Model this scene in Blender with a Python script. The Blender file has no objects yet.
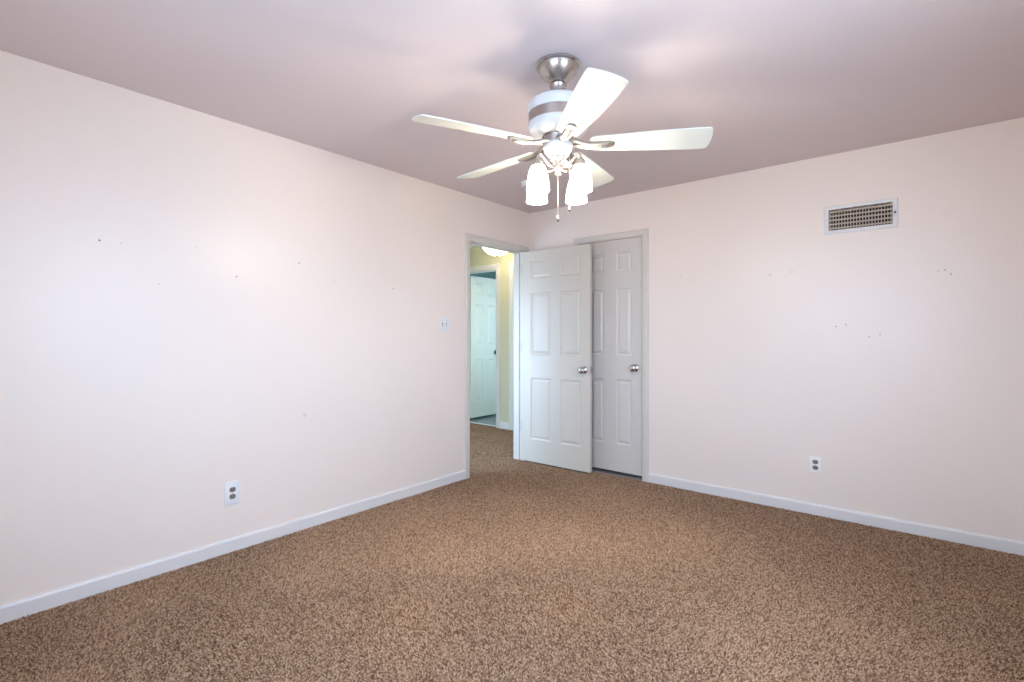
import bpy, bmesh, math, random
from mathutils import Vector, Matrix

S = bpy.context.scene
COL = S.collection
PI = math.pi
random.seed(4)

# ------------------------------------------------------------------ camera, world, exposure
cam_d = bpy.data.cameras.new('camera'); cam = bpy.data.objects.new('camera', cam_d); COL.objects.link(cam)
cam_d.sensor_width = 36.0
cam_d.lens = 36.0 * 502.4 / 1024.0
cam_d.shift_y = -5.5 / 1024.0
cam_d.clip_start = 0.02
cam.location = (3.049, -3.979, 1.222)
cam.rotation_euler = (PI / 2, 0, math.radians(39.46))
S.camera = cam

S.view_settings.view_transform = 'Standard'
S.view_settings.look = 'None'
S.view_settings.gamma = 1.0
S.view_settings.use_curve_mapping = False
S.view_settings.exposure = 0.05
S.cycles.use_denoising = True
S.cycles.max_bounces = 14
S.cycles.diffuse_bounces = 9
S.cycles.caustics_reflective = False
S.cycles.caustics_refractive = False

SKY = 14.5            # daylight
SHADE_GLOW = 9.0     # frosted glass of the fan lamps
BULB_GLOW = 1200.0      # bulbs inside the frosted shades
HALL_GLOW = 12.0

world = bpy.data.worlds.new('world'); S.world = world
world.use_nodes = True
wn = world.node_tree.nodes; wl = world.node_tree.links
wn.clear()
w_out = wn.new('ShaderNodeOutputWorld'); w_bg = wn.new('ShaderNodeBackground')
w_tc = wn.new('ShaderNodeTexCoord'); w_sep = wn.new('ShaderNodeSeparateXYZ'); w_rmp = wn.new('ShaderNodeValToRGB')
w_map = wn.new('ShaderNodeMapRange')
w_map.inputs['From Min'].default_value = -0.25; w_map.inputs['From Max'].default_value = 0.6
w_rmp.color_ramp.elements[0].position = 0.2; w_rmp.color_ramp.elements[0].color = (0.36, 0.46, 0.60, 1)
w_rmp.color_ramp.elements[1].position = 0.42; w_rmp.color_ramp.elements[1].color = (0.50, 0.71, 1.0, 1)
wl.new(w_tc.outputs['Generated'], w_sep.inputs[0]); wl.new(w_sep.outputs['Z'], w_map.inputs['Value'])
wl.new(w_map.outputs[0], w_rmp.inputs[0]); wl.new(w_rmp.outputs[0], w_bg.inputs['Color'])
w_bg.inputs['Strength'].default_value = SKY
wl.new(w_bg.outputs[0], w_out.inputs['Surface'])


def portal(name, loc, normal, w, h):
    """an area light in portal mode in a window opening: it adds no light, it only guides sky sampling"""
    d = bpy.data.lights.new(name, 'AREA'); d.shape = 'RECTANGLE'; d.size = w; d.size_y = h
    d.cycles.is_portal = True
    o = bpy.data.objects.new(name, d); COL.objects.link(o)
    o.location = loc
    o.rotation_euler = Vector(normal).to_track_quat('-Z', 'Z').to_euler()
    return o


# room: x 0..XR, y YR..0, z 0..H ; hallway beyond the left wall
XR, YR, H = 3.54, -4.20, 2.44
WT = 0.12
HX0, HY0, HY1 = -3.0, -1.6, 1.05          # hallway: west side, south end, north end wall
WIN_R = (-3.45, -2.15, 1.00, 2.25)        # right-wall window (y0,y1,z0,z1)
WIN_B = (1.5, 3.2, 1.00, 2.20)            # rear-wall window (x0,x1,z0,z1)
WIN_H = (-1.85, -0.30, 0.40, 1.80)        # hallway south window (x0,x1,z0,z1)
WIN_F = (1.35, 2.75, 1.0, 2.3)            # far-room window (y0,y1,z0,z1)
mid = lambda a, b: (a + b) / 2
portal('daylight_portal', (XR + WT, mid(*WIN_R[:2]), mid(*WIN_R[2:])), (-1, 0, 0), WIN_R[1] - WIN_R[0], WIN_R[3] - WIN_R[2])
portal('daylight_portal', (mid(*WIN_B[:2]), YR - WT, mid(*WIN_B[2:])), (0, 1, 0), WIN_B[1] - WIN_B[0], WIN_B[3] - WIN_B[2])
portal('daylight_portal', (mid(*WIN_H[:2]), HY0 - WT, mid(*WIN_H[2:])), (0, 1, 0), WIN_H[1] - WIN_H[0], WIN_H[3] - WIN_H[2])
portal('daylight_portal', (-0.3 + WT, mid(*WIN_F[:2]), mid(*WIN_F[2:])), (-1, 0, 0), WIN_F[1] - WIN_F[0], WIN_F[3] - WIN_F[2])


# ------------------------------------------------------------------ materials
def mat(name, color, rough=0.5, metal=0.0, spec=0.5, bump=None, noise=None, emit=None, coat=0.0):
    """bump=(scale,strength,distance); noise=(scale,amount) multiplies the colour a little; emit=(colour,strength)"""
    m = bpy.data.materials.new(name); m.use_nodes = True
    nt = m.node_tree; b = nt.nodes['Principled BSDF']
    b.inputs['Base Color'].default_value = (*color, 1)
    b.inputs['Roughness'].default_value = rough
    b.inputs['Metallic'].default_value = metal
    b.inputs['Specular IOR Level'].default_value = spec
    b.inputs['Coat Weight'].default_value = coat
    g = nt.nodes.new('ShaderNodeTexCoord')
    if noise:
        n = nt.nodes.new('ShaderNodeTexNoise'); n.inputs['Scale'].default_value = noise[0]; n.inputs['Detail'].default_value = 4
        r = nt.nodes.new('ShaderNodeMapRange'); r.inputs['To Min'].default_value = 1 - noise[1]; r.inputs['To Max'].default_value = 1 + noise[1]
        r.inputs['From Min'].default_value = 0.3; r.inputs['From Max'].default_value = 0.7
        v = nt.nodes.new('ShaderNodeVectorMath'); v.operation = 'SCALE'; v.inputs[0].default_value = color
        nt.links.new(g.outputs['Object'], n.inputs['Vector']); nt.links.new(n.outputs['Fac'], r.inputs['Value'])
        nt.links.new(r.outputs[0], v.inputs['Scale']); nt.links.new(v.outputs[0], b.inputs['Base Color'])
    if bump:
        n = nt.nodes.new('ShaderNodeTexNoise'); n.inputs['Scale'].default_value = bump[0]; n.inputs['Detail'].default_value = 3
        p = nt.nodes.new('ShaderNodeBump'); p.inputs['Strength'].default_value = bump[1]; p.inputs['Distance'].default_value = bump[2]
        nt.links.new(g.outputs['Object'], n.inputs['Vector']); nt.links.new(n.outputs['Fac'], p.inputs['Height'])
        nt.links.new(p.outputs[0], b.inputs['Normal'])
    if emit:
        b.inputs['Emission Color'].default_value = (*emit[0], 1); b.inputs['Emission Strength'].default_value = emit[1]
    return m


def add_marks(m, marks, color=(0.10, 0.085, 0.08)):
    """small nail holes and scuffs on a painted wall: (point, radius, strength)"""
    nt = m.node_tree; b = nt.nodes['Principled BSDF']
    geo = nt.nodes.new('ShaderNodeNewGeometry'); prev = None
    for p, r, s in marks:
        d = nt.nodes.new('ShaderNodeVectorMath'); d.operation = 'DISTANCE'; d.inputs[1].default_value = p
        nt.links.new(geo.outputs['Position'], d.inputs[0])
        k = nt.nodes.new('ShaderNodeMapRange'); k.inputs['From Min'].default_value = r * 0.45; k.inputs['From Max'].default_value = r
        k.inputs['To Min'].default_value = s; k.inputs['To Max'].default_value = 0.0
        nt.links.new(d.outputs['Value'], k.inputs['Value'])
        if prev is None:
            prev = k.outputs[0]
        else:
            x = nt.nodes.new('ShaderNodeMath'); x.operation = 'MAXIMUM'
            nt.links.new(prev, x.inputs[0]); nt.links.new(k.outputs[0], x.inputs[1]); prev = x.outputs[0]
    mix = nt.nodes.new('ShaderNodeMix'); mix.data_type = 'RGBA'
    src = b.inputs['Base Color'].links
    if src:
        nt.links.new(src[0].from_socket, mix.inputs[6])
    else:
        mix.inputs[6].default_value = b.inputs['Base Color'].default_value
    mix.inputs[7].default_value = (*color, 1)
    nt.links.new(prev, mix.inputs[0]); nt.links.new(mix.outputs[2], b.inputs['Base Color'])


WALLC = (0.825, 0.742, 0.676)
M = {}
M['wall_a'] = mat('wall_paint_left', WALLC, 0.34, spec=0.38, bump=(260, 0.06, 0.002), noise=(1.3, 0.012))
M['wall_b'] = mat('wall_paint_back', WALLC, 0.34, spec=0.38, bump=(260, 0.06, 0.002), noise=(1.3, 0.012))
M['wall'] = mat('wall_paint', WALLC, 0.45, bump=(260, 0.06, 0.002))
M['ceil'] = mat('ceiling_paint', (0.695, 0.622, 0.630), 0.75, spec=0.25, bump=(180, 0.05, 0.002), noise=(0.9, 0.015))
M['hall'] = mat('hall_paint', (0.58, 0.545, 0.36), 0.55, bump=(260, 0.05, 0.002))
M['hall_ceil'] = mat('hall_ceiling_paint', (0.8, 0.78, 0.72), 0.8)
M['teal'] = mat('teal_paint', (0.20, 0.33, 0.28), 0.6)
M['trim'] = mat('trim_paint', (0.66, 0.63, 0.575), 0.35, bump=(90, 0.03, 0.001))
M['base'] = mat('baseboard_paint', (0.72, 0.71, 0.70), 0.35, bump=(90, 0.03, 0.001))
M['door'] = mat('door_paint', (0.63, 0.59, 0.515), 0.38, bump=(120, 0.03, 0.001))
M['closet'] = mat('closet_door_paint', (0.62, 0.59, 0.545), 0.38, bump=(120, 0.03, 0.001))
M['hdoor'] = mat('hall_door_paint', (0.58, 0.59, 0.46), 0.4)
M['dark'] = mat('duct_dark', (0.02, 0.018, 0.016), 0.8)
M['closet_in'] = mat('closet_interior', (0.3, 0.28, 0.26), 0.8)
M['nickel'] = mat('brushed_nickel', (0.52, 0.485, 0.455), 0.27, metal=1.0, noise=(60, 0.05))
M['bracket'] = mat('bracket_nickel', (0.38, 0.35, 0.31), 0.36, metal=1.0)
M['nickel_d'] = mat('dark_nickel', (0.46, 0.40, 0.37), 0.30, metal=1.0)  # darker, browner nickel for the housing band, screws and damper track
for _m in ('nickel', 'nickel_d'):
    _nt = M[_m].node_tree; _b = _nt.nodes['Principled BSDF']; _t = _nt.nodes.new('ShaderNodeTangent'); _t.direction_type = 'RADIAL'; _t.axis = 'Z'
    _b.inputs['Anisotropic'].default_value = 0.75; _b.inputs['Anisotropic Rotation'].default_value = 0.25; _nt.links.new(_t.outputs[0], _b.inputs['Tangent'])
M['hw'] = mat('satin_nickel_hardware', (0.60, 0.57, 0.55), 0.22, metal=1.0)
M['hinge'] = mat('hinge_grey', (0.42, 0.43, 0.40), 0.45)
M['black'] = mat('black_metal', (0.03, 0.03, 0.03), 0.4)
M['fanwhite'] = mat('fan_white_enamel', (0.64, 0.66, 0.665), 0.35, noise=(8, 0.01))
M['blade'] = mat('white_blade', (0.62, 0.65, 0.605), 0.34, noise=(14, 0.012))
M['plate'] = mat('white_plastic', (0.78, 0.79, 0.80), 0.35)
M['ivory'] = mat('ivory_plastic', (0.86, 0.85, 0.79), 0.35)
M['recept'] = mat('brown_grey_plastic', (0.22, 0.19, 0.165), 0.4)
M['slot'] = mat('slot_black', (0.02, 0.02, 0.02), 0.6)
M['ventw'] = mat('vent_white_metal', (0.72, 0.725, 0.72), 0.4)
M['ventg'] = mat('vent_grille_beige', (0.46, 0.39, 0.31), 0.45)
M['glass'] = mat('frosted_lamp_glass', (0.9, 0.9, 0.88), 0.3, emit=((1.0, 0.88, 0.74), SHADE_GLOW))
M['bulb'] = mat('bulb_glass', (0.9, 0.9, 0.88), 0.3, emit=((1.0, 0.86, 0.70), BULB_GLOW))
_nt = M['glass'].node_tree; _x = _nt.nodes.new('ShaderNodeMixShader'); _t = _nt.nodes.new('ShaderNodeBsdfTransparent')
_x.inputs[0].default_value = 0.5          # the lit glass lets half of the bulb's light straight through
_nt.links.new(_t.outputs[0], _x.inputs[1]); _nt.links.new(_nt.nodes['Principled BSDF'].outputs[0], _x.inputs[2])
_nt.links.new(_x.outputs[0], _nt.nodes['Material Output'].inputs['Surface'])
M['hglass'] = mat('hall_lamp_glass', (0.9, 0.9, 0.85), 0.3, emit=((1.0, 0.86, 0.60), HALL_GLOW))
M['bronze'] = mat('dark_bronze', (0.06, 0.05, 0.04), 0.35, metal=0.8)
M['chainm'] = mat('chain_metal', (0.72, 0.68, 0.62), 0.3, metal=1.0)
M['vinyl'] = mat('far_room_floor', (0.19, 0.225, 0.20), 0.5, noise=(9, 0.1))

add_marks(M['wall_a'], [((0, -3.378, 1.677), 0.006, 0.9), ((0, -3.295, 1.676), 0.004, 0.4), ((0, -2.966, 1.701), 0.004, 0.35), ((0, -2.759, 1.56), 0.006, 0.9), ((0, -2.387, 1.679), 0.006, 0.8), ((0, -3.136, 1.487), 0.004, 0.5), ((0, -2.145, 1.579), 0.005, 0.45), ((0, -2.231, 1.487), 0.004, 0.35), ((0, -1.66, 1.569), 0.007, 0.6), ((0, -2.35, 0.716), 0.018, 0.16)])
add_marks(M['wall_b'], [((3.107, 0, 1.612), 0.005, 0.5), ((3.139, 0, 1.615), 0.006, 0.7), ((3.166, 0, 1.589), 0.006, 0.7), ((2.586, 0, 1.283), 0.006, 0.6), ((2.642, 0, 1.294), 0.006, 0.6), ((2.767, 0, 1.214), 0.006, 0.6), ((2.824, 0, 1.228), 0.006, 0.55), ((2.183, 0, 1.658), 0.018, 0.12), ((2.321, 0, 1.669), 0.016, 0.1), ((1.532, 0, 1.7), 0.007, 0.3)])


def carpet_material():
    """cut pile yarn: every tuft carries its own colour value in the attribute 'yarn'"""
    m = bpy.data.materials.new('carpet_brown'); m.use_nodes = True
    nt = m.node_tree; N = nt.nodes; Lk = nt.links; b = N['Principled BSDF']
    b.inputs['Roughness'].default_value = 0.9; b.inputs['Specular IOR Level'].default_value = 0.12
    at = N.new('ShaderNodeAttribute'); at.attribute_name = 'yarn'
    r1 = N.new('ShaderNodeValToRGB')
    e = r1.color_ramp.elements
    e[0].position = 0.0; e[0].color = (0.125, 0.063, 0.033, 1)
    e[1].position = 1.0; e[1].color = (0.58, 0.405, 0.270, 1)
    k = e.new(0.22); k.color = (0.245, 0.141, 0.081, 1)
    k = e.new(0.55); k.color = (0.390, 0.250, 0.155, 1)
    Lk.new(at.outputs['Fac'], r1.inputs[0]); Lk.new(r1.outputs[0], b.inputs['Base Color'])
    return m


M['carpet_pile'] = carpet_material()
M['carpet'] = mat('carpet_backing', (0.16, 0.10, 0.065), 0.95, spec=0.1, noise=(60, 0.3))


def window_glass():
    m = bpy.data.materials.new('window_glass'); m.use_nodes = True
    nt = m.node_tree; nt.nodes.remove(nt.nodes['Principled BSDF'])
    t = nt.nodes.new('ShaderNodeBsdfTransparent'); g = nt.nodes.new('ShaderNodeBsdfGlossy'); x = nt.nodes.new('ShaderNodeMixShader')
    g.inputs['Roughness'].default_value = 0.02; x.inputs[0].default_value = 0.05
    o = nt.nodes['Material Output']
    nt.links.new(t.outputs[0], x.inputs[1]); nt.links.new(g.outputs[0], x.inputs[2]); nt.links.new(x.outputs[0], o.inputs['Surface'])
    return m


M['pane'] = window_glass()


# ------------------------------------------------------------------ mesh helpers
def box(bm, x0, x1, y0, y1, z0, z1, bevel=0.0, seg=2):
    r = bmesh.ops.create_cube(bm, size=1.0)
    vs = r['verts']
    for v in vs:
        v.co = Vector(((x0 + x1) / 2 + v.co.x * (x1 - x0), (y0 + y1) / 2 + v.co.y * (y1 - y0), (z0 + z1) / 2 + v.co.z * (z1 - z0)))
    if bevel > 0:
        es = list({e for v in vs for e in v.link_edges})
        bmesh.ops.bevel(bm, geom=es, offset=bevel, segments=seg, profile=0.5, affect='EDGES')


def lathe(bm, prof, seg=40, axis_at=(0, 0), xf=None):
    """revolve (r, z) points about a vertical axis; r = 0 closes to a pole"""
    rings = []
    for r, z in prof:
        if r < 1e-6:
            rings.append([bm.verts.new((axis_at[0], axis_at[1], z))])
        else:
            rings.append([bm.verts.new((axis_at[0] + r * math.cos(2 * PI * i / seg), axis_at[1] + r * math.sin(2 * PI * i / seg), z)) for i in range(seg)])
    new = [v for q in rings for v in q]
    for a, b in zip(rings, rings[1:]):
        for i in range(seg):
            j = (i + 1) % seg
            if len(a) == 1 and len(b) == 1:
                continue
            if len(a) == 1:
                bm.faces.new((a[0], b[i], b[j]))
            elif len(b) == 1:
                bm.faces.new((a[i], b[0], a[j]))
            else:
                bm.faces.new((a[i], b[i], b[j], a[j]))
    if xf is not None:
        for v in new:
            v.co = xf @ v.co
    return new


def tube(bm, pts, rad, seg=10):
    """round bar through points; rad is a number or one radius per point"""
    pts = [Vector(p) for p in pts]
    n = len(pts); rings = []
    up = Vector((0.123, 0.31, 0.94))
    for i, p in enumerate(pts):
        d = (pts[min(i + 1, n - 1)] - pts[max(i - 1, 0)]).normalized()
        a = d.cross(up)
        if a.length < 1e-3:
            a = d.cross(Vector((1, 0, 0)))
        a.normalize(); b = d.cross(a).normalized(); up = a.cross(d)
        r = rad[i] if isinstance(rad, (list, tuple)) else rad
        rings.append([bm.verts.new(p + a * r * math.cos(2 * PI * k / seg) + b * r * math.sin(2 * PI * k / seg)) for k in range(seg)])
    for q, w in zip(rings, rings[1:]):
        for k in range(seg):
            bm.faces.new((q[k], w[k], w[(k + 1) % seg], q[(k + 1) % seg]))
    bm.faces.new(rings[0][::-1]); bm.faces.new(rings[-1])


def smooth_path(pts, n=6):
    pts = [Vector(p) for p in pts]
    out = []
    for i in range(len(pts) - 1):
        p0 = pts[max(i - 1, 0)]; p1 = pts[i]; p2 = pts[i + 1]; p3 = pts[min(i + 2, len(pts) - 1)]
        for k in range(n):
            t = k / n
            out.append(0.5 * ((2 * p1) + (p2 - p0) * t + (2 * p0 - 5 * p1 + 4 * p2 - p3) * t * t + (3 * p1 - p0 - 3 * p2 + p3) * t ** 3))
    out.append(pts[-1])
    return out


def prism(bm, outline, z0, z1, bevel=0.0):
    lo = [bm.verts.new((x, y, z0)) for x, y in outline]
    hi = [bm.verts.new((x, y, z1)) for x, y in outline]
    n = len(outline)
    bm.faces.new(lo[::-1]); bm.faces.new(hi)
    for i in range(n):
        j = (i + 1) % n
        bm.faces.new((lo[i], lo[j], hi[j], hi[i]))
    if bevel:
        es = [e for e in bm.edges if (e.verts[0] in lo and e.verts[1] in lo) or (e.verts[0] in hi and e.verts[1] in hi)]
        bmesh.ops.bevel(bm, geom=es, offset=bevel, segments=2, profile=0.5, affect='EDGES')


def obj(name, bm, m, parent=None, smooth=None, loc=None):
    bmesh.ops.recalc_face_normals(bm, faces=bm.faces[:])
    me = bpy.data.meshes.new(name); bm.to_mesh(me); bm.free()
    for x in (m if isinstance(m, (list, tuple)) else [m]):
        me.materials.append(M[x])
    o = bpy.data.objects.new(name, me); COL.objects.link(o)
    if smooth is not None:
        for p in me.polygons:
            p.use_smooth = True
        ang = math.radians(smooth)
        b2 = bmesh.new(); b2.from_mesh(me)
        for e in b2.edges:
            e.smooth = not (len(e.link_faces) == 2 and e.calc_face_angle(0) > ang)
        b2.to_mesh(me); b2.free()
    if parent is not None:
        o.parent = parent
    if loc is not None:
        o.location = loc
    return o


def tag(o, label, cat, group=None, kind=None):
    o['label'] = label; o['category'] = cat
    if group:
        o['group'] = group
    if kind:
        o['kind'] = kind
    return o


def thing(name, label, cat, loc=(0, 0, 0), rotz=0.0, group=None, kind=None):
    o = bpy.data.objects.new(name, None); COL.objects.link(o)
    o.location = loc; o.rotation_euler = (0, 0, rotz)
    o.empty_display_size = 0.1
    return tag(o, label, cat, group, kind)


def struct(name, bm, m, label, cat, smooth=None):
    return tag(obj(name, bm, m, smooth=smooth), label, cat, kind='structure')


def wall_mesh(p0, u, n, length, z0, z1, thick, openings, zfront=None):
    """wall slab: front face through p0 along u, thickness along n; openings (u0,u1,z0,z1). slot 0 front and reveals, slot 1 back"""
    bm = bmesh.new(); u = Vector(u); n = Vector(n); p0 = Vector(p0)
    us = sorted({0.0, length, *[o[0] for o in openings], *[o[1] for o in openings]})
    zs = sorted({z0, z1, *[o[2] for o in openings], *[o[3] for o in openings]})
    hole = lambda a, b: any(o[0] < a < o[1] and o[2] < b < o[3] for o in openings)
    vv = {}

    def V(i, k, f):
        key = (i, k, f)
        if key not in vv:
            vv[key] = bm.verts.new(p0 + u * us[i] + n * (thick if f else 0) + Vector((0, 0, zs[k])))
        return vv[key]
    full = {}
    for i in range(len(us) - 1):
        for k in range(len(zs) - 1):
            full[(i, k)] = not hole((us[i] + us[i + 1]) / 2, (zs[k] + zs[k + 1]) / 2)
    for (i, k), on in full.items():
        if not on:
            continue
        for f in (0, 1):
            fc = bm.faces.new((V(i, k, f), V(i + 1, k, f), V(i + 1, k + 1, f), V(i, k + 1, f)))
            fc.material_index = f
        for di, dk, a, b in ((-1, 0, (i, k), (i, k + 1)), (1, 0, (i + 1, k), (i + 1, k + 1)), (0, -1, (i, k), (i + 1, k)), (0, 1, (i, k + 1), (i + 1, k + 1))):
            if not full.get((i + di, k + dk), False):
                bm.faces.new((V(*a, 0), V(*b, 0), V(*b, 1), V(*a, 1)))
    return bm


CASING = [(0.0, 0.0), (0.0, 0.009), (0.004, 0.011), (0.012, 0.0115), (0.018, 0.015), (0.040, 0.018), (0.050, 0.018), (0.055, 0.014), (0.055, 0.0)]


def casing_mesh(p0, u, n, u0, u1, ztop, zbot=-0.008, wscale=1.0):
    """mitred door casing around an opening u0..u1 (inner edges), profile standing out along n"""
    bm = bmesh.new(); p0 = Vector(p0); u = Vector(u); n = Vector(n); up = Vector((0, 0, 1))
    corners = [(u0, zbot, -1, 0), (u0, ztop, -1, 1), (u1, ztop, 1, 1), (u1, zbot, 1, 0)]
    rings = []
    for cu, cz, su, sz in corners:
        rings.append([bm.verts.new(p0 + u * (cu + su * d * wscale) + up * (cz + sz * d * wscale) + n * t) for d, t in CASING])
    for a, b in zip(rings, rings[1:]):
        for k in range(len(CASING) - 1):
            bm.faces.new((a[k], a[k + 1], b[k + 1], b[k]))
        bm.faces.new((a[-1], a[0], b[0], b[-1]))
    bm.faces.new(rings[0]); bm.faces.new(rings[-1])
    return bm


def baseboard_mesh(p0, u, n, length, h=0.070):
    prof = [(0.0, -0.008), (0.013, -0.008), (0.013, h - 0.012), (0.010, h - 0.004), (0.005, h), (0.0, h)]
    bm = bmesh.new(); p0 = Vector(p0); u = Vector(u); n = Vector(n)
    a = [bm.verts.new(p0 + n * d + Vector((0, 0, z))) for d, z in prof]
    b = [bm.verts.new(p0 + u * length + n * d + Vector((0, 0, z))) for d, z in prof]
    k = len(prof)
    for i in range(k):
        bm.faces.new((a[i], a[(i + 1) % k], b[(i + 1) % k], b[i]))
    bm.faces.new(a[::-1]); bm.faces.new(b)
    return bm


def leaf_mesh(w, h, t, xs, zs):
    """moulded panel door: x 0..w from the hinge, y 0..-t, z 0..h; panels xs x zs on both faces"""
    bm = bmesh.new()
    gx = sorted({0.0, w, *[a for p in xs for a in p]}); gz = sorted({0.0, h, *[a for p in zs for a in p]})
    steps = [(0.0, 0.0), (0.006, 0.006), (0.013, 0.0085), (0.020, 0.0075), (0.034, 0.0015), (0.038, 0.001)]
    for y, s in ((0.0, -1), (-t, 1)):
        vv = {}

        def V(a, b):
            if (a, b) not in vv:
                vv[(a, b)] = bm.verts.new((a, y, b))
            return vv[(a, b)]
        for x0, x1 in zip(gx, gx[1:]):
            for z0, z1 in zip(gz, gz[1:]):
                if any(abs(x0 - p[0]) < 1e-6 for p in xs) and any(abs(z0 - p[0]) < 1e-6 for p in zs):
                    prev = [V(x0, z0), V(x1, z0), V(x1, z1), V(x0, z1)]
                    for ins, dep in steps[1:]:
                        cur = [bm.verts.new((a, y + s * dep, b)) for a, b in ((x0 + ins, z0 + ins), (x1 - ins, z0 + ins), (x1 - ins, z1 - ins), (x0 + ins, z1 - ins))]
                        for i in range(4):
                            bm.faces.new((prev[i], prev[(i + 1) % 4], cur[(i + 1) % 4], cur[i]))
                        prev = cur
                    bm.faces.new(prev)
                else:
                    bm.faces.new((V(x0, z0), V(x1, z0), V(x1, z1), V(x0, z1)))
        if y == 0.0:
            front = dict(vv)
        else:
            back = dict(vv)
    for seq in ([(x, 0.0) for x in gx], [(x, h) for x in gx], [(0.0, z) for z in gz], [(w, z) for z in gz]):
        for a, b in zip(seq, seq[1:]):
            bm.faces.new((front[a], front[b], back[b], back[a]))
    return bm


def knob_mesh(sign=1.0):
    """round door knob along -y (sign 1) or +y (-1), base at y = 0"""
    prof = [(0.0, 0.0), (0.033, 0.0), (0.033, 0.004), (0.029, 0.009), (0.016, 0.012), (0.0125, 0.016), (0.0125, 0.030), (0.018, 0.034), (0.026, 0.040),
            (0.030, 0.048), (0.0305, 0.055), (0.027, 0.062), (0.018, 0.067), (0.0, 0.069)]
    bm = bmesh.new()
    lathe(bm, prof, 32, xf=Matrix.Rotation(sign * PI / 2, 4, 'X'))
    return bm


# ------------------------------------------------------------------ room shell
PILE = 0.008                                # height of the carpet pile: its tips are z = 0
DY0, DY1, DH = -0.86, -0.10, 2.04           # hall doorway in the left wall
CX0, CX1, CH = 0.585, 1.200, 2.062          # closet opening in the back wall
bm = bmesh.new(); box(bm, 0, XR, YR, 0, -0.05, -PILE)
box(bm, HX0, 0, HY0, HY1 + 0.06, -0.05, -PILE)
struct('floor', bm, 'carpet', 'brown flecked carpet covering the bedroom and the hallway', 'floor')


def carpet_pile():
    """the pile: short leaning cut tufts on a jittered grid, one countless-stuff object"""
    import numpy as np
    rng = np.random.default_rng(7)
    st = 0.0062

    def grid(x0, x1, y0, y1):
        gx, gy = np.meshgrid(np.arange(x0, x1, st), np.arange(y0, y1, st))
        p = np.stack([gx.ravel(), gy.ravel()], 1)
        return p + rng.uniform(-0.42, 0.42, p.shape) * st
    pts = np.concatenate([grid(0.017, XR - 0.012, YR + 0.01, -0.015), grid(-WT, 0.017, DY0 + 0.006, DY1 - 0.004), grid(-2.1, -WT, DY0 - 0.15, HY1 - 0.005)])
    n = len(pts); x, y = pts[:, 0], pts[:, 1]
    # the nap lies different ways in wide soft swathes
    sw = (np.sin(2.1 * x + 1.3 * np.sin(1.7 * y)) + np.sin(2.6 * y - 0.8 + 1.1 * np.sin(2.3 * x + 0.5)) + 0.6 * np.sin(5.3 * x - 4.1 * y) + 0.5 * np.sin(7.7 * y + 3.9 * x + 1.0))
    la = sw * 1.1 + rng.normal(0, 0.9, n)
    ll = np.abs(rng.normal(0.0045, 0.0022, n))
    h = PILE * rng.uniform(0.72, 1.0, n)
    r0 = rng.uniform(0.0030, 0.0042, n); r1 = r0 * rng.uniform(0.45, 0.75, n)
    t = rng.uniform(0, 2 * PI, n); tw = t + rng.uniform(-0.6, 0.6, n)
    co = np.zeros((n, 6, 3), np.float32)
    for k in range(3):
        a = t + k * 2 * PI / 3; b = tw + k * 2 * PI / 3
        co[:, k, 0] = x + r0 * np.cos(a); co[:, k, 1] = y + r0 * np.sin(a); co[:, k, 2] = -PILE
        co[:, 3 + k, 0] = x + ll * np.cos(la) + r1 * np.cos(b); co[:, 3 + k, 1] = y + ll * np.sin(la) + r1 * np.sin(b)
        co[:, 3 + k, 2] = -PILE + h + rng.uniform(-0.0012, 0.0, n)
    base = (np.arange(n) * 6)[:, None]
    tri = np.array([0, 1, 4, 0, 4, 3, 1, 2, 5, 1, 5, 4, 2, 0, 3, 2, 3, 5, 3, 4, 5])
    idx = (base + tri[None, :]).ravel().astype(np.int32)
    me = bpy.data.meshes.new('carpet_pile')
    me.vertices.add(n * 6); me.vertices.foreach_set('co', co.ravel())
    me.loops.add(len(idx)); me.loops.foreach_set('vertex_index', idx)
    nt_ = len(idx) // 3
    me.polygons.add(nt_); me.polygons.foreach_set('loop_start', np.arange(0, len(idx), 3, dtype=np.int32))
    at = me.attributes.new('yarn', 'FLOAT', 'POINT')
    yarn = np.clip(rng.uniform(0, 1, n) + 0.06 * sw * 0.5, 0, 1)
    at.data.foreach_set('value', np.repeat(yarn, 6).astype(np.float32))
    me.update(calc_edges=True)
    me.materials.append(M['carpet_pile'])
    o = bpy.data.objects.new('carpet_pile', me); COL.objects.link(o)
    tag(o, 'brown flecked cut pile of the carpet across the bedroom and hallway', 'carpet', kind='stuff')


carpet_pile()
bm = bmesh.new(); box(bm, -WT, XR + WT, YR - WT, WT, H, H + 0.08)
struct('ceiling', bm, 'ceil', 'mauve painted bedroom ceiling around the fan', 'ceiling')
bm = bmesh.new(); box(bm, HX0 - WT, -WT, HY0 - WT, HY1, H, H + 0.08)
box(bm, -3.1, -0.1, HY1, 3.5, H, H + 0.08)
struct('ceiling_hall', bm, 'hall_ceil', 'white ceiling of the hallway beyond the open doorway', 'ceiling')

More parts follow.
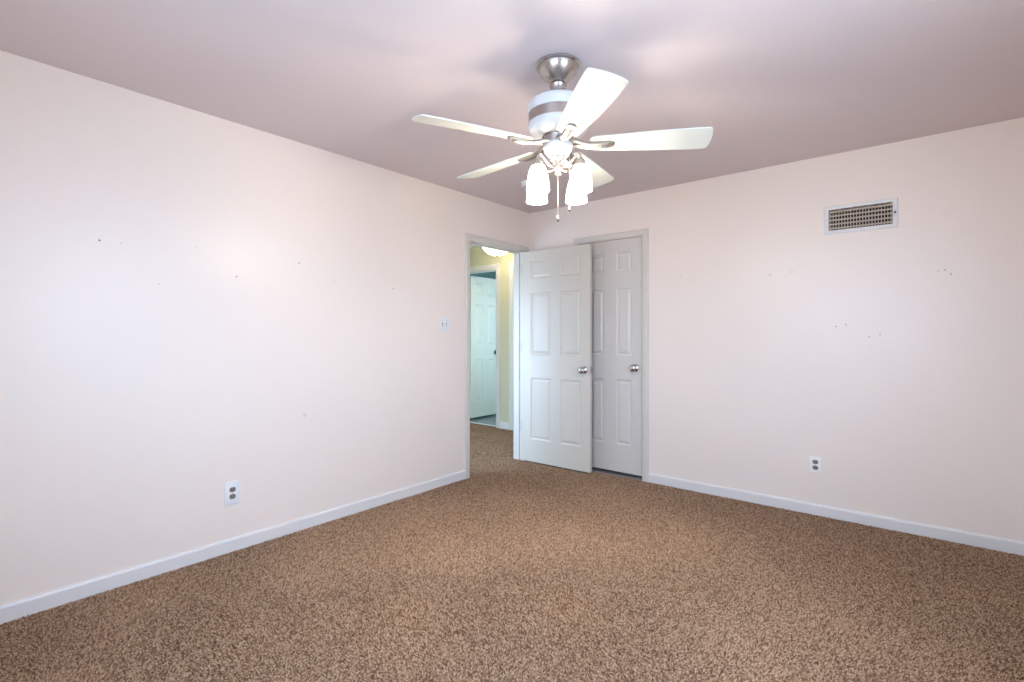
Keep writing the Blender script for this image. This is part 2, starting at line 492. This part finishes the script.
bm = wall_mesh((0, YR - WT, 0), (0, 1, 0), (-1, 0, 0), HY1 - YR + WT, 0, H, WT, [(DY0 - 0.018 - YR + WT, DY1 + 0.018 - YR + WT, 0.0, DH + 0.018)])
struct('wall_left', bm, ['wall_a', 'hall'], 'pinkish white wall on the left with the hall doorway', 'wall')
bm = wall_mesh((0, 0, 0), (1, 0, 0), (0, 1, 0), XR + WT, 0, H, WT, [(CX0 - 0.006, CX1 + 0.006, 0.0, CH + 0.006), (2.545, 2.888, 1.928, 2.066)])
struct('wall_back', bm, ['wall_b', 'closet_in'], 'pinkish white wall with the closet door and vent', 'wall')
bm = wall_mesh((XR, YR - WT, 0), (0, 1, 0), (1, 0, 0), -YR + WT, 0, H, WT, [(WIN_R[0] - YR + WT, WIN_R[1] - YR + WT, WIN_R[2], WIN_R[3])])
struct('wall_right', bm, 'wall', 'pinkish white window wall right of the camera', 'wall')
bm = wall_mesh((0, YR, 0), (1, 0, 0), (0, -1, 0), XR, 0, H, WT, [(WIN_B[0], WIN_B[1], WIN_B[2], WIN_B[3])])
struct('wall_rear', bm, 'wall', 'pinkish white window wall behind the camera', 'wall')

# closet and duct shells behind the back wall
bm = bmesh.new()
box(bm, CX0 - 0.3, CX1 + 0.3, 0.70, 0.75, 0, H); box(bm, CX0 - 0.35, CX0 - 0.3, WT, 0.75, 0, H); box(bm, CX1 + 0.3, CX1 + 0.35, WT, 0.75, 0, H)
box(bm, CX0 - 0.35, CX1 + 0.35, WT, 0.75, H, H + 0.08); box(bm, CX0 - 0.35, CX1 + 0.35, 0, 0.75, -0.05, -0.002)
struct('wall_closet', bm, 'closet_in', 'unlit inside of the closet behind the narrow closed door', 'wall')
bm = bmesh.new()
box(bm, 2.53, 2.90, 0.30, 0.31, 1.91, 2.08); box(bm, 2.535, 2.545, WT, 0.30, 1.918, 2.076); box(bm, 2.888, 2.898, WT, 0.30, 1.918, 2.076)
box(bm, 2.535, 2.898, WT, 0.30, 1.918, 1.928); box(bm, 2.535, 2.898, WT, 0.30, 2.066, 2.076)
struct('wall_duct', bm, 'dark', 'dark air duct opening behind the wall vent', 'wall')

# hallway shell
FX0, FX1, FH = -1.985, -1.360, 2.105        # far doorway in the hallway's end wall
GX0, GX1 = -1.065, -0.36                    # second door on the end wall
bm = wall_mesh((HX0, HY1, 0), (1, 0, 0), (0, 1, 0), -WT - HX0, 0, H, WT, [(FX0 - HX0, FX1 - HX0, 0, FH), (GX0 - HX0, GX1 - HX0, 0, FH)])
struct('wall_hall_end', bm, ['hall', 'teal'], 'yellow hallway end wall seen through the open doorway', 'wall')
bm = wall_mesh((HX0, HY0, 0), (0, 1, 0), (-1, 0, 0), HY1 - HY0, 0, H, WT, [])
struct('wall_hall_west', bm, 'hall', 'yellow hallway side wall opposite the bedroom doorway', 'wall')
bm = wall_mesh((HX0 - WT, HY0, 0), (1, 0, 0), (0, -1, 0), -HX0, 0, H, WT, [(WIN_H[0] - HX0 + WT, WIN_H[1] - HX0 + WT, WIN_H[2], WIN_H[3])])
struct('wall_hall_south', bm, 'hall', 'yellow hallway wall with a window, hidden beyond the doorway', 'wall')

# far room behind the hallway's end wall
bm = bmesh.new(); box(bm, -3.0, -0.2, HY1 + 0.06, 3.4, -0.05, 0.0)
struct('floor_far_room', bm, 'vinyl', 'grey green floor of the room past the hallway', 'floor')
bm = wall_mesh((-3.0, 3.4, 0), (1, 0, 0), (0, 1, 0), 2.8, 0, H, 0.1, [])
struct('wall_far_room', bm, 'teal', 'dark teal wall seen above the ajar hallway door', 'wall')
bm = wall_mesh((-3.0, HY1 + WT, 0), (0, 1, 0), (-1, 0, 0), 2.3, 0, H, 0.1, [])
struct('wall_far_room_west', bm, 'teal', 'teal side wall behind the ajar hallway door', 'wall')
bm = wall_mesh((-0.3, HY1 + WT, 0), (0, 1, 0), (1, 0, 0), 2.3, 0, H, 0.1, [(WIN_F[0] - HY1 - WT, WIN_F[1] - HY1 - WT, WIN_F[2], WIN_F[3])])
struct('wall_far_room_east', bm, 'teal', 'teal window wall of the room past the hallway', 'wall')
bm = bmesh.new(); box(bm, FX0, FX1, HY1 + 0.02, HY1 + 0.07, 0.0, 0.008, 0.003)
struct('trim_1', bm, 'trim', 'pale threshold strip under the ajar hallway door', 'trim')


# windows (out of the frame; they let the daylight in)
def window(n, axis, c, a0, a1, z0, z1, label):
    bm = bmesh.new(); t0, t1 = 0.03, 0.09
    f = 0.05

    def bx(b, u0, u1, w0, w1, d0, d1):
        if axis == 'x':
            box(b, min(c + d0, c + d1), max(c + d0, c + d1), u0, u1, w0, w1, 0.003, 1)
        else:
            box(b, u0, u1, min(c + d0, c + d1), max(c + d0, c + d1), w0, w1, 0.003, 1)
    s = 1 if n in (1, 4) else -1
    for u0, u1, w0, w1 in ((a0, a0 + f, z0, z1), (a1 - f, a1, z0, z1), (a0 + f, a1 - f, z0, z0 + f), (a0 + f, a1 - f, z1 - f, z1), (a0 + f, a1 - f, (z0 + z1) / 2 - 0.02, (z0 + z1) / 2 + 0.02)):
        bx(bm, u0, u1, w0, w1, s * t0, s * t1)
    w = struct('window_%d' % n, bm, 'trim', label, 'window')
    b2 = bmesh.new(); bx(b2, a0 + f, a1 - f, z0 + f, z1 - f, s * 0.058, s * 0.062)
    obj('pane', b2, 'pane', w)


window(1, 'x', XR, *WIN_R, 'white double hung window in the wall right of the camera')
window(2, 'y', YR, *WIN_B, 'white double hung window in the wall behind the camera')
window(3, 'y', HY0, *WIN_H, 'white window at the hidden south end of the hallway')
window(4, 'x', -0.3, *WIN_F, 'white window of the room past the hallway')

# baseboards
struct('baseboard_left', baseboard_mesh((0, YR, 0), (0, 1, 0), (1, 0, 0), -0.915 - YR), 'base', 'white baseboard along the left wall', 'baseboard')
struct('baseboard_back', baseboard_mesh((1.256, 0, 0), (1, 0, 0), (0, -1, 0), XR - 1.256), 'base', 'white baseboard along the back wall under the vent', 'baseboard')
struct('baseboard_right', baseboard_mesh((XR, YR, 0), (0, 1, 0), (-1, 0, 0), -YR - 0.013), 'base', 'white baseboard of the window wall right of the camera', 'baseboard')
struct('baseboard_hall', baseboard_mesh((FX1 + 0.07, HY1, 0), (1, 0, 0), (0, -1, 0), GX0 - 0.07 - FX1 - 0.07, 0.085), 'base', 'short white baseboard between the two hallway end doors', 'baseboard')

# door casings and jambs
struct('trim_2', casing_mesh((0, 0, 0), (0, 1, 0), (1, 0, 0), DY0, DY1 + 0.005, DH + 0.004), 'trim', 'white casing around the hall doorway in the left wall', 'trim')
bm = bmesh.new()
box(bm, -WT, 0, DY1, DY1 + 0.018, -0.008, DH + 0.018); box(bm, -WT, 0, DY0 - 0.018, DY0, -0.008, DH + 0.018); box(bm, -WT, 0, DY0, DY1, DH, DH + 0.018)
box(bm, -0.080, -0.045, DY1 - 0.011, DY1, -0.008, DH, 0.002, 1); box(bm, -0.080, -0.045, DY0, DY0 + 0.011, -0.008, DH, 0.002, 1); box(bm, -0.080, -0.045, DY0 + 0.011, DY1 - 0.011, DH - 0.011, DH, 0.002, 1)
struct('trim_3', bm, 'trim', 'white jamb and stop lining the hall doorway', 'trim')
struct('trim_4', casing_mesh((-WT, 0, 0), (0, 1, 0), (-1, 0, 0), DY0, DY1 + 0.005, DH + 0.004), 'trim', 'white casing on the hallway side of the bedroom doorway', 'trim')
struct('trim_5', casing_mesh((0, 0, 0), (1, 0, 0), (0, -1, 0), CX0 - 0.004, CX1 + 0.002, CH + 0.002), 'trim', 'white casing around the narrow closet door', 'trim')
struct('trim_6', casing_mesh((0, HY1, 0), (1, 0, 0), (0, -1, 0), FX0, FX1, FH, -0.008, 1.27), 'trim', 'white casing around the far doorway in the hallway end wall', 'trim')
struct('trim_7', casing_mesh((0, HY1, 0), (1, 0, 0), (0, -1, 0), GX0, GX1, FH, -0.008, 1.27), 'trim', 'white casing edge of a second door at the hallway end', 'trim')
bm = bmesh.new()
box(bm, FX0 - 0.0, FX0 + 0.008, HY1, HY1 + WT, 0, FH); box(bm, FX1 - 0.008, FX1, HY1, HY1 + WT, 0.0, FH); box(bm, FX0 + 0.008, FX1 - 0.008, HY1, HY1 + WT, FH - 0.008, FH)
struct('trim_8', bm, 'trim', 'white jamb lining the far doorway of the hallway', 'trim')


# ------------------------------------------------------------------ doors
def hang(name, parent, bm, m, **k):
    return obj(name, bm, m, parent, **k)


# open bedroom door: hinged on the jamb by the corner, standing in front of the closet
door = struct('door_1', leaf_mesh(0.757, 2.018, 0.035, [(0.105, 0.340), (0.445, 0.662)], [(0.215, 0.805), (1.025, 1.618), (1.755, 1.940)]), 'door',
              'white six panel bedroom door standing open in front of the closet', 'door')
door.location = (0.011, -0.100, 0.012); door.rotation_euler = (0, 0, math.radians(0.6))
kn = hang('door_knob', door, knob_mesh(1), 'hw', smooth=40, loc=(0.697, -0.035, 0.903)); kn['label'] = 'satin nickel knob'
hang('door_knob', door, knob_mesh(-1), 'hw', smooth=40, loc=(0.697, 0.0, 0.903))
bm = bmesh.new(); box(bm, 0.7568, 0.7585, -0.030, -0.005, 0.874, 0.932, 0.0005, 1); box(bm, 0.7585, 0.768, -0.024, -0.011, 0.894, 0.912, 0.002, 1)
hang('latch', door, bm, 'hw')
for z in (0.33, 1.10, 1.86):
    bm = bmesh.new(); box(bm, -0.0105, -0.0005, -0.033, -0.002, z - 0.045, z + 0.045, 0.0008, 1)
    lathe(bm, [(0.0, z - 0.047), (0.005, z - 0.045), (0.005, z + 0.045), (0.0, z + 0.047)], 12, axis_at=(-0.006, 0.004))
    hang('hinge', door, bm, 'hinge')

# closed closet door
cd = struct('door_2', leaf_mesh(0.604, 2.033, 0.035, [(0.100, 0.245), (0.364, 0.512)], [(0.240, 0.808), (1.018, 1.603), (1.748, 1.920)]), 'closet',
            'narrow white six panel closet door, closed, partly behind the open door', 'door')
cd.location = (CX0 + 0.003, 0.042, 0.030)
hang('door_knob', cd, knob_mesh(1), 'hw', smooth=40, loc=(0.546, -0.035, 0.915))
bm = bmesh.new(); box(bm, 0.6035, 0.6052, -0.0345, -0.006, 0.885, 0.945)
hang('latch', cd, bm, 'hw')

# hallway door, ajar into the far room
hd = struct('door_3', leaf_mesh(0.61, 2.03, 0.035, [(0.090, 0.255), (0.355, 0.520)], [(0.235, 0.83), (1.05, 1.63), (1.755, 1.935)]), 'hdoor',
            'pale six panel door standing open at the far end of the hallway', 'door')
hd.location = (FX0 - 0.005, HY1 + WT + 0.012, 0.042); hd.rotation_euler = (0, 0, math.radians(91))
k3 = hang('door_knob', hd, knob_mesh(1), 'bronze', smooth=40, loc=(0.535, -0.035, 0.93)); k3['label'] = 'dark knob'
# second door on the end wall, closed, hidden behind the jamb
gd = struct('door_4', leaf_mesh(0.70, 2.08, 0.035, [(0.11, 0.31), (0.39, 0.59)], [(0.235, 0.83), (1.05, 1.63), (1.755, 1.935)]), 'hdoor',
            'closed white door at the hallway end, hidden by the doorway jamb', 'door')
gd.location = (GX0 + 0.002, HY1 + 0.05, 0.012)
hang('door_knob', gd, knob_mesh(1), 'hw', smooth=40, loc=(0.62, -0.035, 0.93))

# ------------------------------------------------------------------ ceiling fan
FAN = (1.771, -2.101, H)
CAMYAW = math.radians(39.46)
fan = thing('ceiling_fan', 'white five blade ceiling fan with brushed nickel trim and four lit glass shades', 'ceiling fan', FAN)
z_ = lambda z: z - H


def fl(name, prof, m, parent=fan, seg=48, smooth=35, axis_at=(0, 0)):
    bm = bmesh.new(); lathe(bm, [(r, z_(z)) for r, z in prof], seg, axis_at)
    return obj(name, bm, m, parent, smooth=smooth)


c = fl('canopy', [(0, 2.44), (0.097, 2.44), (0.100, 2.436), (0.100, 2.430), (0.095, 2.426), (0.091, 2.4255), (0.090, 2.421), (0.0885, 2.414), (0.083, 2.403),
                  (0.073, 2.390), (0.060, 2.378), (0.046, 2.369), (0.034, 2.364), (0.031, 2.360), (0.024, 2.360), (0.022, 2.364), (0, 2.364)], 'nickel')
c['label'] = 'brushed nickel ceiling canopy'
for a in (0.4, 0.4 + PI):
    bm = bmesh.new()
    lathe(bm, [(0.0, 0.0), (0.0045, 0.0), (0.004, 0.003), (0, 0.0035)], 12, xf=Matrix.Translation((0.083 * math.cos(a), 0.083 * math.sin(a), z_(2.402))) @ Matrix.Rotation(a, 4, 'Z') @ Matrix.Rotation(PI * 0.72, 4, 'Y'))
    obj('canopy_screw', bm, 'hw', c, smooth=40)
fl('downrod', [(0, 2.366), (0.0115, 2.366), (0.0115, 2.330), (0, 2.330)], 'nickel')
fl('yoke_cover', [(0, 2.352), (0.030, 2.352), (0.037, 2.350), (0.039, 2.345), (0.036, 2.338), (0.034, 2.320), (0.040, 2.300), (0.046, 2.288), (0, 2.288)], 'nickel')
hsg = fl('motor_housing', [(0, 2.294), (0.050, 2.294), (0.090, 2.284), (0.118, 2.273), (0.130, 2.265), (0.135, 2.256), (0.1355, 2.240), (0.1365, 2.222), (0.1355, 2.215), (0.129, 2.214),
                           (0.129, 2.171), (0.1355, 2.170), (0.1365, 2.163), (0.1345, 2.152), (0.126, 2.140), (0.112, 2.130), (0.094, 2.122), (0.074, 2.117), (0, 2.117)], 'fanwhite')
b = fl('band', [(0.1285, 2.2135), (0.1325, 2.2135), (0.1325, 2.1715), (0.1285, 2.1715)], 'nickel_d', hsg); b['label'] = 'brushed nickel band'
fl('flywheel_ring', [(0, 2.118), (0.070, 2.118), (0.071, 2.114), (0.066, 2.112), (0.065, 2.100), (0.065, 2.088), (0.069, 2.085), (0.069, 2.081), (0, 2.081)], 'nickel')


def blade_outline():
    """local x outward from the hub, y across"""
    up = [(0.150, 0.042), (0.165, 0.050), (0.26, 0.056), (0.36, 0.064), (0.46, 0.0695), (0.56, 0.0730), (0.636, 0.0735), (0.645, 0.071), (0.649, 0.066)]
    tip = [(0.656, 0.035), (0.658, 0.0), (0.656, -0.035)]
    dn = [(x, -y) for x, y in reversed(up)]
    return up + tip + dn + [(0.144, -0.03), (0.142, 0.0), (0.144, 0.03)]


def iron_bm():
    """bracket under the blade root: a thick bar with a rounded outer end"""
    bm = bmesh.new()
    pts = [(0.085, 0.012), (0.140, 0.018), (0.205, 0.021)] + [(0.228 + 0.0225 * math.sin(a), 0.0225 * math.cos(a)) for a in [PI * k / 12 for k in range(13)]] + [(0.205, -0.021), (0.140, -0.018), (0.085, -0.012)]
    prism(bm, pts, -0.014, -0.003, 0.0035)
    return bm


def rail_bm(s):
    bm = bmesh.new()
    tube(bm, smooth_path([(0.055, s * 0.020, 0.010), (0.080, s * 0.0185, 0.006), (0.110, s * 0.0150, -0.004), (0.145, s * 0.0135, -0.011), (0.180, s * 0.013, -0.014), (0.222, s * 0.0125, -0.014)], 5),
         [0.0085] * 20 + [0.0085, 0.0085, 0.008, 0.0075, 0.006, 0.004], 10)
    return bm


blade0 = None
for k in range(5):
    ang = CAMYAW + math.radians(-9.7 + 72 * k + (1.0 if k == 4 else 0.0))   # one blade hangs a touch low, as in the photo
    droop = math.radians((0.9, 0.0, 0.0, 0.0, 1.3)[k])
    rot = Matrix.Rotation(ang, 4, 'Z') @ Matrix.Translation((0, 0, z_(2.079))) @ Matrix.Rotation(droop, 4, 'Y')
    pit = rot @ Matrix.Rotation(math.radians(-13), 4, 'X')
    if blade0 is None:
        bm = bmesh.new(); prism(bm, blade_outline(), -0.003, 0.003, 0.0012)
        b_ = obj('blade', bm, 'blade', fan)
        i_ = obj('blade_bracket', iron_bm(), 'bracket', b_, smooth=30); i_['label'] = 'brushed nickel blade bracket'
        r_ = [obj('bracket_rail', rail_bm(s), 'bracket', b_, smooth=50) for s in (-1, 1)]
        s_ = []
        for x in (0.238, 0.192):
            bm = bmesh.new()
            lathe(bm, [(0, -0.0185), (0.004, -0.0178), (0.0065, -0.0165), (0.0065, -0.012), (0, -0.012)], 16, axis_at=(x, 0))
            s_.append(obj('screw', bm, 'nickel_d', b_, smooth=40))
        blade0 = (b_, i_, *r_, *s_)
        b_.matrix_local = pit
    else:
        nb = blade0[0].copy(); COL.objects.link(nb); nb.parent = fan; nb.matrix_local = pit
        for q in blade0[1:]:
            cq = q.copy(); COL.objects.link(cq); cq.parent = nb

# light kit
fl('fitter_bowl', [(0, 2.082), (0.066, 2.081), (0.0675, 2.074), (0.0655, 2.062), (0.060, 2.050), (0.053, 2.040), (0.047, 2.034), (0.045, 2.029), (0, 2.029)], 'fanwhite')
fl('light_stem', [(0, 2.030), (0.036, 2.030), (0.034, 2.024), (0.022, 2.019), (0.013, 2.012), (0.0105, 2.000), (0.012, 1.992), (0.017, 1.987), (0.019, 1.978), (0.017, 1.969), (0.011, 1.964),
                  (0.009, 1.957), (0.0145, 1.953), (0.0145, 1.948), (0.008, 1.945), (0, 1.945)], 'nickel', seg=28)
arm0 = None
SR = 0.130
for k in range(4):
    ang = CAMYAW + math.radians(43.5 + 90 * k)
    mtx = Matrix.Rotation(ang, 4, 'Z')
    if arm0 is None:
        bm = bmesh.new()
        tube(bm, smooth_path([(0.010, 0, z_(1.978)), (0.045, 0, z_(1.974)), (0.078, 0, z_(1.988)), (0.104, 0, z_(2.005)), (0.120, 0, z_(2.010)), (SR, 0, z_(2.001)), (SR, 0, z_(1.982))], 6), 0.0050, 10)
        tube(bm, smooth_path([(0.012, 0, z_(2.006)), (0.026, 0, z_(2.000)), (0.040, 0, z_(2.006)), (0.043, 0, z_(2.017)), (0.036, 0, z_(2.022)), (0.030, 0, z_(2.016))], 5), 0.0035, 8)
        a_ = obj('lamp_arm', bm, 'nickel', fan, smooth=50)
        bm = bmesh.new()
        lathe(bm, [(r, z_(z)) for r, z in [(0, 1.988), (0.009, 1.988), (0.012, 1.983), (0.019, 1.978), (0.0215, 1.970), (0.022, 1.962), (0.0285, 1.959), (0.0295, 1.954), (0.027, 1.952), (0, 1.952)]], 28, (SR, 0))
        so_ = obj('socket_cup', bm, 'nickel', a_, smooth=40)
        bm = bmesh.new()
        outer = [(0.0275, 1.957), (0.0290, 1.953), (0.0330, 1.942), (0.0390, 1.926), (0.0432, 1.908), (0.0460, 1.889), (0.0472, 1.873), (0.0482, 1.861), (0.0500, 1.853), (0.0505, 1.847)]
        inner = [(r - 0.003, z) for r, z in reversed(outer)]
        lathe(bm, [(r, z_(z)) for r, z in outer + inner + [outer[0]]], 36, (SR, 0))
        gl_ = obj('lamp_shade', bm, 'glass', a_, smooth=50); gl_['label'] = 'lit frosted glass shade'
        bm = bmesh.new()
        lathe(bm, [(r, z_(z)) for r, z in [(0, 1.953), (0.010, 1.952), (0.010, 1.938), (0.016, 1.926), (0.0185, 1.912), (0.017, 1.898), (0.010, 1.889), (0, 1.887)]], 24, (SR, 0))
        bu_ = obj('bulb', bm, 'bulb', a_, smooth=60)
        arm0 = (a_, so_, gl_, bu_); a_.matrix_local = mtx
    else:
        na = arm0[0].copy(); COL.objects.link(na); na.parent = fan; na.matrix_local = mtx
        for q in arm0[1:]:
            cq = q.copy(); COL.objects.link(cq); cq.parent = na


def pull_chain(x, y, z0, z1):
    bm = bmesh.new()
    n = int((z0 - z1) / 0.0042)
    tube(bm, [(x, y, z_(z0)), (x, y, z_(z1 + 0.028))], 0.0008, 6)
    for i in range(n - 6):
        lathe(bm, [(0, -0.0016), (0.0016, 0), (0, 0.0016)], 6, xf=Matrix.Translation((x, y, z_(z0 - i * 0.0042))))
    p = obj('pull_chain', bm, 'chainm', fan, smooth=60)
    bm = bmesh.new()
    lathe(bm, [(r, z_(z)) for r, z in [(0, z1 + 0.030), (0.0025, z1 + 0.029), (0.004, z1 + 0.024), (0.0055, z1 + 0.017), (0.0055, z1 + 0.013), (0, z1 + 0.013)]], 14, (x, y))
    obj('fob_cap', bm, 'chainm', p, smooth=40)
    bm = bmesh.new()
    lathe(bm, [(r, z_(z)) for r, z in [(0, z1 + 0.0135), (0.0052, z1 + 0.013), (0.0048, z1 + 0.007), (0.002, z1 + 0.001), (0, z1)]], 14, (x, y))
    obj('fob_tip', bm, 'bronze', p, smooth=40)


pull_chain(0, 0, 1.946, 1.733)
pull_chain(0.052 * math.cos(CAMYAW), 0.052 * math.sin(CAMYAW), 2.035, 1.776)

# ------------------------------------------------------------------ wall vent
VX, VZ = 2.7165, 1.997
vent = thing('air_vent', 'white metal wall vent with beige grid grille, high on the back wall', 'vent', (VX, 0, VZ))
bm = bmesh.new(); w, h_, iw, ih = 0.200, 0.093, 0.172, 0.069
rr = []
for hw, hh, y in ((w, h_, 0.0), (w, h_, -0.003), (w - 0.004, h_ - 0.004, -0.007), (iw + 0.004, ih + 0.004, -0.007), (iw, ih, -0.004), (iw, ih, 0.012)):
    rr.append([bm.verts.new((sx * hw, y, sz * hh)) for sx, sz in ((-1, -1), (1, -1), (1, 1), (-1, 1))])
for a, b in zip(rr, rr[1:]):
    for i in range(4):
        bm.faces.new((a[i], a[(i + 1) % 4], b[(i + 1) % 4], b[i]))
obj('vent_frame', bm, 'ventw', vent)
bm = bmesh.new()
nv = 21
for i in range(nv):
    x = -iw + (i + 0.5) * 2 * iw / nv
    box(bm, x - 0.0024, x + 0.0024, 0.001, 0.005, -ih, ih)
for j in range(5):
    z = -ih + 0.014 + j * (2 * ih - 0.028) / 4
    box(bm, -iw, iw, 0.004, 0.009, z - 0.0046, z + 0.0046)
gr = obj('grille', bm, 'ventg', vent); gr['label'] = 'beige grid of crossed bars'
bm = bmesh.new(); box(bm, 0.1815, 0.1840, -0.0085, -0.006, -0.024, 0.024, 0.0008, 1)
lv = obj('damper_track', bm, 'nickel_d', vent)
bm = bmesh.new(); box(bm, 0.1800, 0.1895, -0.020, -0.0085, -0.005, 0.005, 0.0015, 1)
lh = obj('damper_lever', bm, 'black', lv); lh['label'] = 'small dark damper lever'
for x in (-0.186,):
    bm = bmesh.new(); lathe(bm, [(0, 0.0095), (0.003, 0.009), (0.0045, 0.007), (0.0045, 0.0065), (0, 0.0065)], 14, xf=Matrix.Translation((x, 0, 0)) @ Matrix.Rotation(PI / 2, 4, 'X'))
    obj('screw', bm, 'nickel_d', vent, smooth=40)


# ------------------------------------------------------------------ outlets and switch (built facing -y, wall plane y = 0)
def plate_bm(hw, hh):
    bm = bmesh.new(); box(bm, -hw, hw, -0.006, 0.0, -hh, hh, 0.003, 3); return bm


def outlet(label, loc, rz, platem, sx=0.037, sz=0.060):
    t = thing('wall_outlet', label, 'outlet', loc, rz, group=None)
    obj('cover_plate', plate_bm(sx, sz), platem, t, smooth=40)
    for s in (1, -1):
        bm = bmesh.new()
        pts = []
        for a in range(24):
            q = 2 * PI * a / 24
            pts.append((0.0172 * math.cos(q), max(-0.0135, min(0.0135, 0.0172 * math.sin(q)))))
        prism(bm, pts, -0.0008, 0.0008, 0.0003)
        bmesh.ops.transform(bm, matrix=Matrix.Translation((0, -0.0062, s * 0.0195)) @ Matrix.Rotation(PI / 2, 4, 'X'), verts=bm.verts[:])
        r = obj('receptacle', bm, 'recept', t)
        z = s * 0.0195
        for x, zz in ((-0.007, z - 0.001), (0.007, z)):
            bm = bmesh.new(); box(bm, x - 0.0016, x + 0.0016, -0.0078, -0.0068, zz, zz + 0.0085); obj('slot', bm, 'slot', r)
        bm = bmesh.new(); lathe(bm, [(0, 0.0078), (0.0028, 0.0078), (0.0028, 0.0068), (0, 0.0068)], 12, xf=Matrix.Translation((0, 0, z - 0.0075)) @ Matrix.Rotation(PI / 2, 4, 'X'))
        obj('ground_hole', bm, 'slot', r)
    bm = bmesh.new(); lathe(bm, [(0, 0.0075), (0.002, 0.0072), (0.003, 0.006), (0, 0.0058)], 12, xf=Matrix.Rotation(PI / 2, 4, 'X'))
    obj('screw', bm, 'hw', t)
    return t


outlet('white duplex outlet low on the left wall above the baseboard', (0, -2.783, 0.326), PI / 2, 'plate', 0.040, 0.066)
outlet('ivory duplex outlet low on the back wall right of the closet', (2.467, 0, 0.337), 0, 'ivory', 0.036, 0.056)

sw = thing('light_switch', 'white double toggle switch plate on the left wall beside the doorway', 'light switch', (0, -1.150, 1.310), PI / 2)
obj('cover_plate', plate_bm(0.0565, 0.058), 'plate', sw, smooth=40)
for s in (-1, 1):
    x = s * 0.023
    bm = bmesh.new(); box(bm, x - 0.005, x + 0.005, -0.018, -0.005, -0.011, 0.003, 0.0015, 2)
    bmesh.ops.rotate(bm, cent=(x, -0.006, 0), matrix=Matrix.Rotation(math.radians(-22 * 1), 3, 'X'), verts=bm.verts[:])
    obj('toggle', bm, 'plate', sw, smooth=40)
    bm = bmesh.new(); box(bm, x - 0.0065, x + 0.0065, -0.0066, -0.005, -0.0135, 0.0125, 0.0003, 1)
    obj('toggle_slot', bm, 'slot', sw)
    for z in (-0.030, 0.030):
        bm = bmesh.new()
        lathe(bm, [(0, 0.0075), (0.002, 0.0072), (0.0032, 0.006), (0, 0.0058)], 12, xf=Matrix.Translation((x, 0, z)) @ Matrix.Rotation(PI / 2, 4, 'X'))
        obj('screw', bm, 'hw', sw)

# ------------------------------------------------------------------ small round detector on the ceiling
sd = thing('smoke_detector', 'small round white detector on the ceiling, mostly behind the left lamp shades', 'smoke detector', (0.604, -0.810, H))
bm = bmesh.new(); lathe(bm, [(0, 0), (0.060, 0), (0.060, -0.009), (0.057, -0.011), (0, -0.011)], 36); obj('base_plate', bm, 'plate', sd, smooth=35)
bm = bmesh.new(); lathe(bm, [(0, -0.011), (0.050, -0.011), (0.050, -0.016), (0.057, -0.017), (0.056, -0.032), (0.048, -0.039), (0.020, -0.041), (0, -0.041)], 36); obj('cover', bm, 'plate', sd, smooth=35)

# ------------------------------------------------------------------ hallway ceiling light
hl = thing('hall_ceiling_light', 'lit frosted bowl ceiling light in the hallway beyond the open door', 'ceiling light', (-0.98, 0.63, H))
bm = bmesh.new(); lathe(bm, [(0, 0), (0.075, 0), (0.075, -0.015), (0.02, -0.022), (0.012, -0.03), (0.012, -0.125), (0, -0.125)], 32); obj('base_plate', bm, 'bronze', hl, smooth=35)
bm = bmesh.new()
prof = [(0.185, -0.120), (0.180, -0.140), (0.160, -0.175), (0.125, -0.207), (0.085, -0.229), (0.045, -0.241), (0.0, -0.243)]
lathe(bm, prof + [(0.0, -0.239), (0.045, -0.237), (0.084, -0.225), (0.123, -0.203), (0.157, -0.172), (0.177, -0.137), (0.182, -0.120), (0.185, -0.120)], 48)
g = obj('glass_bowl', bm, 'hglass', hl, smooth=50)
bm = bmesh.new(); lathe(bm, [(0, -0.236), (0.016, -0.242), (0.018, -0.247), (0.010, -0.252), (0.006, -0.258), (0, -0.262)], 20); obj('finial', bm, 'bronze', hl, smooth=50)
